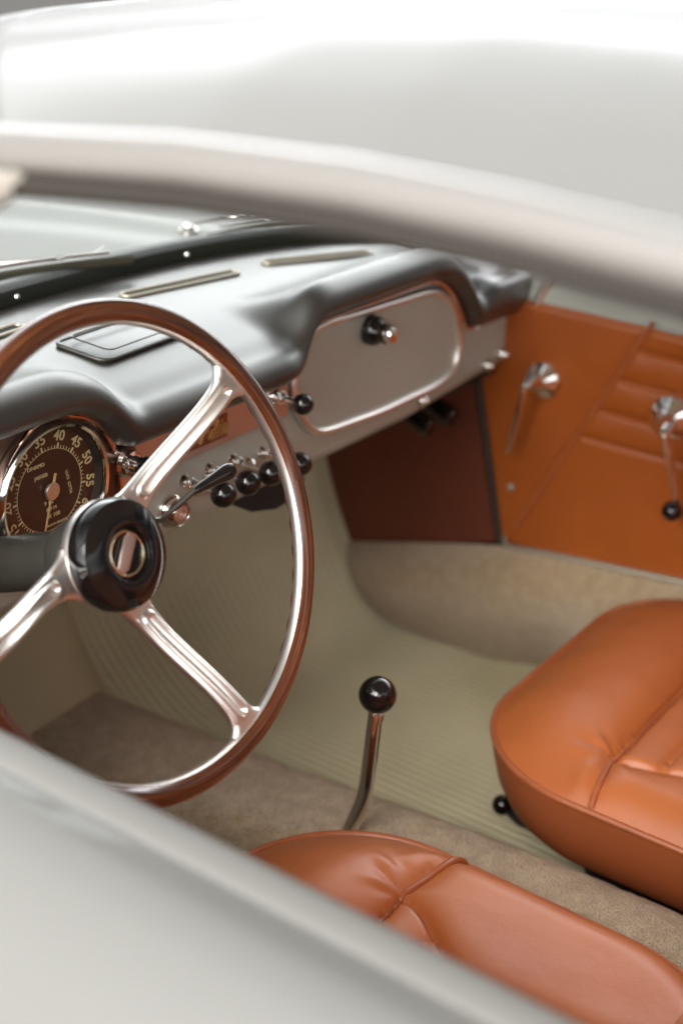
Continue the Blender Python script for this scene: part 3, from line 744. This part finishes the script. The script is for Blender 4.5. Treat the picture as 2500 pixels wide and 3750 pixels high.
# column and stalk
colm = MB().lathe([(.0001, .012), (.030, .012), (.033, .018), (.033, .035), (.030, .042), (.0245, .048), (.0245, .40), (.0245, .66)], WC+NW*(KH), -NW, 48).build('steering_column', COLUMN, car)
c1 = WC-NW*.10
P = [c1, at(560, 1912, 1, .052), at(600, 1895, 1, .050), at(715, 1795, 1, .040)]
MB().tube(spline([P[0], P[0].lerp(P[1], .7)+Vector((0, 0, -.008)), P[1], P[2], P[3]], 8), .0026, 10).build('indicator_stalk', mat('dark_steel', (.12, .115, .10), .3, metal=.9), car)
t0, t1 = at(712, 1798, 1, .0402), at(842, 1722, 1, .030); dv = t1-t0
MB().lathe([(.0028, 0), (.004, .004), (.0058, dv.length*.55), (.0075, dv.length*.85), (.0074, dv.length*.97), (.005, dv.length*1.1), (.0001, dv.length*1.15)], t0, dv, 24).build('stalk_knob', BAKE, car)

# ------------------------------------------------------------------ gear lever
kc = at(1382, 2545, 0, -.045)
P = [at(1215, 3160, 0, -.045), at(1250, 3090, 0, -.045), at(1303, 2985, 0, -.045), at(1335, 2900, 0, -.045), at(1352, 2800, 0, -.045), at(1376, 2600, 0, -.045)]
gv = MB().tube(spline(P, 10), [.0100-.0022*min(1, k/50) for k in range(51)], 20).build('gear_lever', CHROME, car)
MB().sphere(kc, .0196, 48).build('lever_knob', BAKE, gv)
MB().lathe([(.0078, -.006), (.0082, 0), (.0078, .004), (.006, .006)], kc-Vector((0, 0, .0245)), (0, 0, 1), 24).build('knob_collar', CHROME, gv)

# ------------------------------------------------------------------ seats
def rrect_sdf(x, y, hw, hl, r):
    qx = abs(x)-hw+r; qy = abs(y)-hl+r
    return -(math.hypot(max(qx, 0), max(qy, 0))+min(max(qx, qy), 0)-r)
HW, HL, RC_ = .265, .25, .15
SEAM = [.072, .030]
def XSM(y): return HW-SEAM[0]-SEAM[1]*sstep(0, -.12, y-(HL-.165))
YS, XS = -.165, .072                                   # front seam behind the edge, side seam inside the edge
def cush(x, y):
    """x, y from the cushion's centre, +y to the front"""
    d = rrect_sdf(x, y, HW, HL, RC_)
    ysm = HL+YS; xsm = XSM(y)
    A = .050*(1-(1-min(d/.135, 1))**2)
    # seam network: front seam and side seams, with a short mitre to the edge
    ax = abs(x)
    sx = min(ax, xsm)
    dfr = math.hypot(ax-sx, y-ysm) if ax > xsm else abs(y-ysm)
    if y < ysm: dsi = abs(ax-xsm)
    else: dsi = math.hypot(ax-xsm, y-ysm)
    # mitre across the side roll
    dmi = abs(y-(ysm-.0-.012*(ax-xsm)/XS)) if ax > xsm else 9
    ds = min(dfr, dsi, dmi)
    B = .022+.034*(1-math.exp(-ds/.026)) if y > ysm or ax > xsm else .020
    if y <= ysm and ax <= xsm:                          # fluted centre
        q = (ysm-y)/.050; fl = abs(math.sin(math.pi*q))**.35
        B = .014+.014*fl*min(1, ds/.008)
    if ax > xsm and y < ysm: B = .020+.020*(1-math.exp(-min(dsi, dmi)/.016))
    if ax > xsm: A2_ = .034*(1-(1-min(d/.05, 1))**2)
    else: A2_ = A
    k = .007
    AA = A*sstep(-.02, .05, y-ysm)+A2_*(1-sstep(-.02, .05, y-ysm))
    h = -k*math.log(math.exp(-AA/k)+math.exp(-B/k))
    h0 = -k*math.log(1+math.exp(-.03/k))
    wr = 0
    if y > ysm-.01:                                     # gathers round the corner seam
        r_ = math.hypot(ax-xsm-.02, y-ysm); wr = .0014*math.sin(math.atan2(y-ysm, ax-xsm)*7+3*noise.noise((x*30, y*30, 5)))*math.exp(-((r_-.03)/.018)**2)
    return max(h, -.004)+wr+.0008*noise.noise((x*22, y*22, 1))
def outline(n, ins=0):
    out = []
    for i in range(n):
        a = 2*math.pi*i/n; lo, hi = 0, .5
        for _ in range(24):
            md = (lo+hi)/2
            if rrect_sdf(math.cos(a)*md, math.sin(a)*md, HW, HL, RC_) > ins: lo = md
            else: hi = md
        out.append((math.cos(a)*lo, math.sin(a)*lo))
    return out
ZC = .420
def make_seat(cx, cy, lab):
    C = Vector((cx, cy, ZC))
    NS, NR = 320, 90
    O = outline(NS); rows = []
    for k in range(NR+1):
        t = 1-((1-k/NR)**1.5)
        t = 1-t if False else (1-k/NR)**.9
        rows.append([C+Vector((ox*t, oy*t, cush(ox*t*.9999, oy*t*.9999))) for ox, oy in O])
    seat = MB().grid(rows, cv=True).build('seat', TAN, car, auto=88, label=lab)
    # skirt below the piping
    rows = []
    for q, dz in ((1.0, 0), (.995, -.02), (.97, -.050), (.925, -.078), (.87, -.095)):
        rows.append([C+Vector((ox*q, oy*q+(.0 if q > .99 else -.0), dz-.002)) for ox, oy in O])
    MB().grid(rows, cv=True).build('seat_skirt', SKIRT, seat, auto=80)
    MB().grid([[C+Vector((ox*q, oy*q, dz)) for ox, oy in O[::4]] for q, dz in ((.84, -.07), (.62, -.11), (.58, -.19))], cv=True).build('seat_base', DARK, seat, auto=80)
    MB().tube([C+Vector((ox*1.002, oy*1.002, .001)) for ox, oy in O[::2]], .0036, 10, closed=True).build('edge_piping', TAN_PIPE, seat)
    ysm = HL+YS; xsm = HW-XS; mb = MB()
    for sg in (-1, 1):
        path = []
        for k in range(17):
            t = k/16; x = HW-.002-(XS-.002)*t
            path.append(C+Vector((sg*x, ysm-.012*(x-xsm)/XS, max(cush(x, ysm-.012*(x-xsm)/XS), 0)+.0035)))
        mb.tube(path, .0036, 10)
        mb.tube([C+Vector((sg*XSM(y), y, cush(XSM(y), y)+.001)) for y in [ysm-.01-.38*k/40 for k in range(41)]], .0022, 8)
    mb.tube([C+Vector((x, ysm, cush(x, ysm)+.0025)) for x in [-xsm+2*xsm*k/40 for k in range(41)]], .0032, 10)
    mb.build('seam_piping', TAN_PIPE, seat)
    # backrest: a padded slab leaning back
    rows = []
    BW, BH = .25, .44
    yb0 = -HL+.085
    def bp_(x, z, d): return Vector((cx+x, cy+yb0-.06-.34*z+d, ZC+.015+z))
    F = []
    nx, nz = 48, 60
    for side in (1, -1):
        for i in range(nz+1):
            v = i/nz; row = []
            for j in range(nx+1):
                u = j/nx*2-1; wx = BW*(1-.10*v**3)
                z = v*BH; e = max(abs(u)**8, v**10)
                th = .05*math.sqrt(max(0, 1-abs(u)**7))*math.sqrt(max(0, 1-v**9)) 
                zz = z-.03*abs(u)**4*v**4
                row.append(bp_(u*wx, zz, side*th))
            F.append(row) if side == 1 else F.append(row)
    h_ = len(F)//2
    mb = MB(); mb.grid(F[:h_]); mb.grid(F[h_:], flip=True)
    mb.build('backrest', TAN, seat, auto=80)
    return seat
s1_ = make_seat(.318, -.305, 'tan leather passenger seat')
SEAM[:] = [.100, .060]; XS = .100
s2_ = make_seat(-.368, -.249, 'tan leather driver seat')
# seat slide lever under the passenger seat
q = at(1838, 2948, 2, .285)
sl = MB().sphere(q, .0125).build('seat_lever_knob', BAKE, car)
MB().tube([q, q+Vector((.01, -.02, -.02)), q+Vector((.02, -.09, -.03)), q+Vector((.03, -.16, -.03))], .006, 8, flat=(1, .5)).build('lever_bracket', DARK, sl)
for xx in (.11, .50, -.16, -.55):
    MB().box((xx, -.48, .20), (xx+.03, -.06, .235)).build('seat_runner', DARK, car)
